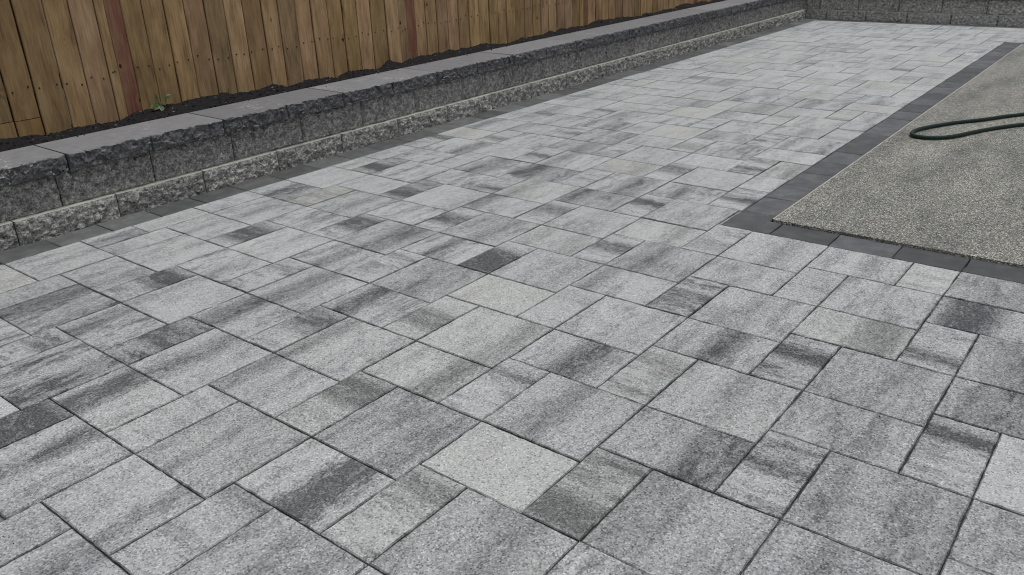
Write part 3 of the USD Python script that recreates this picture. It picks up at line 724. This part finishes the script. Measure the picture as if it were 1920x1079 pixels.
for zr in (0.72, 1.55):
    bm = trimesh.creation.box(bounds=[(-0.055, edges[0], zr - 0.045), (-0.019, edges[-1], zr + 0.045)])
    put('fence_rail', bm.vertices, bm.faces, CEDAR, fence, attrs={'loc': np.c_[bm.vertices[:, 2], bm.vertices[:, 1], 0 * bm.vertices[:, 0]], 'hue': np.array(ONE) * 0.6})
tag(nails.build('nail_heads', NAIL, fence), kind='stuff')

# ------------------------------------------------------------------ soil bed between wall and fence, and behind the far wall
sz = np.array(SOILZ)


def soil_line(y):
    base = np.interp(y, sz[:, 0], sz[:, 1])
    wild = 0.425 + 0.05 * (meshkit.fbm(np.c_[y * 2.6, 0 * y, 0 * y], 3) - 0.5) * 2
    w = np.clip((y - 4.6) / 0.4, 0, 1) + np.clip((1.3 - y) / 0.3, 0, 1)
    return base * (1 - w) + wild * w


XC = XW - SETC - 0.40                            # back of the cap stones


def soil_z(X, Y):
    t = np.clip((XC + 0.01 - X) / (XC - XF), 0, 1)
    q = np.c_[X, Y, 0 * X]
    rough = 0.030 * (meshkit.fbm(q * 16, 3, 3) - 0.5) + 0.018 * (meshkit.fbm(q * 55, 3, 4) - 0.5)
    return 0.418 + (soil_line(Y) - 0.416) * t ** 1.5 + rough * (0.35 + 0.65 * np.minimum(1, t * 2))


v1, f1 = grid_sheet(XF - 0.10, XC + 0.004, 0.6, 6.0, 34, 560, soil_z)
v2, f2 = grid_sheet(XF - 0.10, XC + 0.004, 6.0, 13.4, 20, 400, soil_z)
v3, f3 = grid_sheet(XF - 0.10, XC + 0.004, -0.8, 0.6, 16, 60, soil_z)
soil = Lump()
for v, f in ((v1, f1), (v2, f2), (v3, f3)):
    soil.add(v, f)
v, f = grid_sheet(XC - 0.02, 2.6, YW + 0.33, YW + 2.6, 90, 40, lambda X, Y: 0.40 + 0.04 * (meshkit.fbm(np.c_[X, Y, 0 * X] * 6, 4, 8) - 0.5))
soil.add(v, f)
tag(soil.build('soil_bed', SOIL, smooth=True), 'dark crumbly soil strip between fence and cap stones', 'soil', kind='stuff')
crumbs = Lump()
ico = trimesh.creation.icosphere(1, 1.0)
for k in range(600):
    y = rng.uniform(0.9, 9.0) if k > 500 else rng.uniform(1.0, 4.5)
    x = XC - rng.uniform(0.0, 0.26)
    s = rng.uniform(0.003, 0.008) * (1.8 if rng.random() < 0.08 else 1)
    cv = ico.vertices * (1 + 0.45 * (meshkit.noise(ico.vertices * 2.2 + k) - 0.5)[:, None]) * s * rng.uniform(0.6, 1.2, 3)
    crumbs.add(cv + np.array([x, y, float(soil_z(np.array([x]), np.array([y]))[0]) + s * 0.35]), ico.faces)
for k in range(26):                              # a few crumbs fallen on the cap stones
    y, x = rng.uniform(0.9, 7.5), XC + abs(rng.normal(0, 0.03)) + 0.006
    s = rng.uniform(0.002, 0.006)
    cv = ico.vertices * (1 + 0.5 * (meshkit.noise(ico.vertices * 2.2 + k) - 0.5)[:, None]) * s
    crumbs.add(cv + np.array([x, y, H3 + s * 0.5]), ico.faces)
tag(crumbs.build('soil_crumbs', SOIL), 'loose dark soil clods on the strip along the fence', 'soil', kind='stuff')


# ------------------------------------------------------------------ weed by the fence
def leaf(base, direction, length, width, up, fold=0.25, droop=0.3):
    d = np.array(direction, float) / np.linalg.norm(direction)
    n = np.array(up, float)
    n -= d * (n @ d)
    n /= np.linalg.norm(n)
    s = np.cross(d, n)
    prof = [0.0, 0.55, 0.95, 1.0, 0.72, 0.34, 0.0]
    v = []
    for k, w in enumerate(prof):
        t = k / (len(prof) - 1)
        mid = np.array(base) + d * length * t - n * droop * length * t * t
        for side in (-1, 0, 1):
            v.append(mid + s * side * width / 2 * w + n * fold * width / 2 * w * abs(side))
    f = []
    for k in range(len(prof) - 1):
        for j in (0, 1):
            a = k * 3 + j
            f += [(a, a + 1, a + 4), (a, a + 4, a + 3)]
    return np.array(v), np.array(f)


def tube(points, r, sides=8):
    p = np.asarray(points, float)
    t = np.gradient(p, axis=0)
    t /= np.linalg.norm(t, axis=1, keepdims=True)
    ref = np.array([0, 0, 1.0]) if abs(t[:, 2]).mean() < 0.8 else np.array([1.0, 0, 0])
    a = np.cross(t, ref)
    a /= np.linalg.norm(a, axis=1, keepdims=True)
    b = np.cross(a, t)
    rr = np.broadcast_to(r, (len(p),))
    ang = np.arange(sides) * 2 * np.pi / sides
    v = p[:, None] + rr[:, None, None] * (np.cos(ang)[None, :, None] * a[:, None] + np.sin(ang)[None, :, None] * b[:, None])
    i, j = np.meshgrid(np.arange(len(p) - 1), np.arange(sides), indexing='ij')
    q = np.stack([i * sides + j, i * sides + (j + 1) % sides, (i + 1) * sides + (j + 1) % sides, (i + 1) * sides + j], -1).reshape(-1, 4)
    v = v.reshape(-1, 3)
    n = len(v)
    v = np.vstack([v, p[0], p[-1]])
    caps = [(n, (k + 1) % sides, k) for k in range(sides)] + [(n + 1, n - sides + k, n - sides + (k + 1) % sides) for k in range(sides)]
    return v, np.vstack([q[:, [0, 1, 2]], q[:, [0, 2, 3]], np.array(caps)])


weed = tag(holder('weed', (XF + 0.035, 2.385, 0.44)), 'small green broad-leaved weed sprouting by the red fence post', 'weed')
put('stem', *tube([(0, 0.0, -0.03), (0.01, 0.005, 0.02), (0.012, 0.0, 0.05), (0.008, -0.01, 0.085)], [0.003, 0.0028, 0.002, 0.0015]), STEM, weed)
put('stem', *tube([(0.0, 0.0, -0.02), (0.006, 0.045, 0.03), (0.0, 0.065, 0.075)], [0.003, 0.0022, 0.0016]), STEM, weed)
for b, d, l, w, u in (((0.012, 0.0, 0.045), (0.5, -1.0, 0.1), 0.085, 0.04, (0.5, 0.1, 1)), ((0.012, 0.0, 0.05), (0.7, 0.5, -0.1), 0.05, 0.034, (0.4, 0, 1)),
                      ((0.01, -0.005, 0.07), (0.2, -0.3, 1.0), 0.055, 0.022, (1, 0.2, 0.2)), ((0.0, 0.065, 0.075), (0.3, -0.8, 0.35), 0.045, 0.024, (0.6, 0, 1)),
                      ((0.0, 0.065, 0.075), (0.3, 0.8, 0.5), 0.042, 0.022, (0.6, 0, 1)), ((0.0, 0.065, 0.072), (0.8, 0.2, -0.1), 0.036, 0.022, (0.3, 0, 1))):
    put('leaf', *leaf(b, d, l, w, u), LEAF, weed, smooth=True)
for b, d, l, w, u in (((0.014, 0.0, 0.038), (0.6, -0.9, -0.35), 0.06, 0.03, (1.0, 0.3, 0.6)), ((0.012, 0.01, 0.035), (0.6, -0.1, -0.7), 0.055, 0.036, (1, 0.1, 0.5))):
    tag(put('leaf', *leaf(b, d, l, w, u, fold=0.1), PALE_LEAF, weed, smooth=True), 'leaf turned to its pale underside')

sprig = tag(holder('seedling', (XF + 0.05, 2.93, 0.45)), 'tiny dark seedling in the soil right of the weed', 'seedling')
put('stem', *tube([(0, 0, -0.02), (0.003, 0.002, 0.015), (0.0, 0.006, 0.035)], 0.0022), STEM, sprig)
put('leaf', *leaf((0, 0.004, 0.028), (0.3, 0.5, 1), 0.026, 0.012, (1, 0, 0.2)), LEAF, sprig, smooth=True)

# ------------------------------------------------------------------ hose on the concrete pad
from scipy.interpolate import CubicSpline
HOSE = [(1.6, 8.9), (0.5, 8.55), (-0.35, 7.75), (-0.908, 6.947), (-1.025, 6.773), (-1.136, 6.583), (-1.253, 6.434), (-1.36, 6.251), (-1.435, 6.08), (-1.462, 5.935), (-1.42, 5.822), (-1.326, 5.82), (-1.183, 5.958), (-1.09, 6.169), (-0.962, 6.416), (-0.849, 6.579), (-0.25, 7.35), (0.6, 8.1), (1.7, 8.4)]
h = np.array(HOSE)
s = np.r_[0, np.cumsum(np.linalg.norm(np.diff(h, axis=0), axis=1))]
cs = CubicSpline(s, h)
ss = np.linspace(0, s[-1], 420)
hp = cs(ss)
hz = ZP + 0.0138 + 0.004 * (meshkit.noise(np.c_[ss * 3, 0 * ss, 0 * ss]) - 0.3).clip(0)
hv, hf = tube(np.c_[hp, hz] - np.array([-1.46, 5.93, ZP]), 0.0138, 14)
hose = put('garden_hose', hv, hf, RUBBER, loc=(-1.46, 5.93, ZP), smooth=True)
tag(hose, 'dark green rubber hose lying in a narrow loop on the concrete', 'hose')
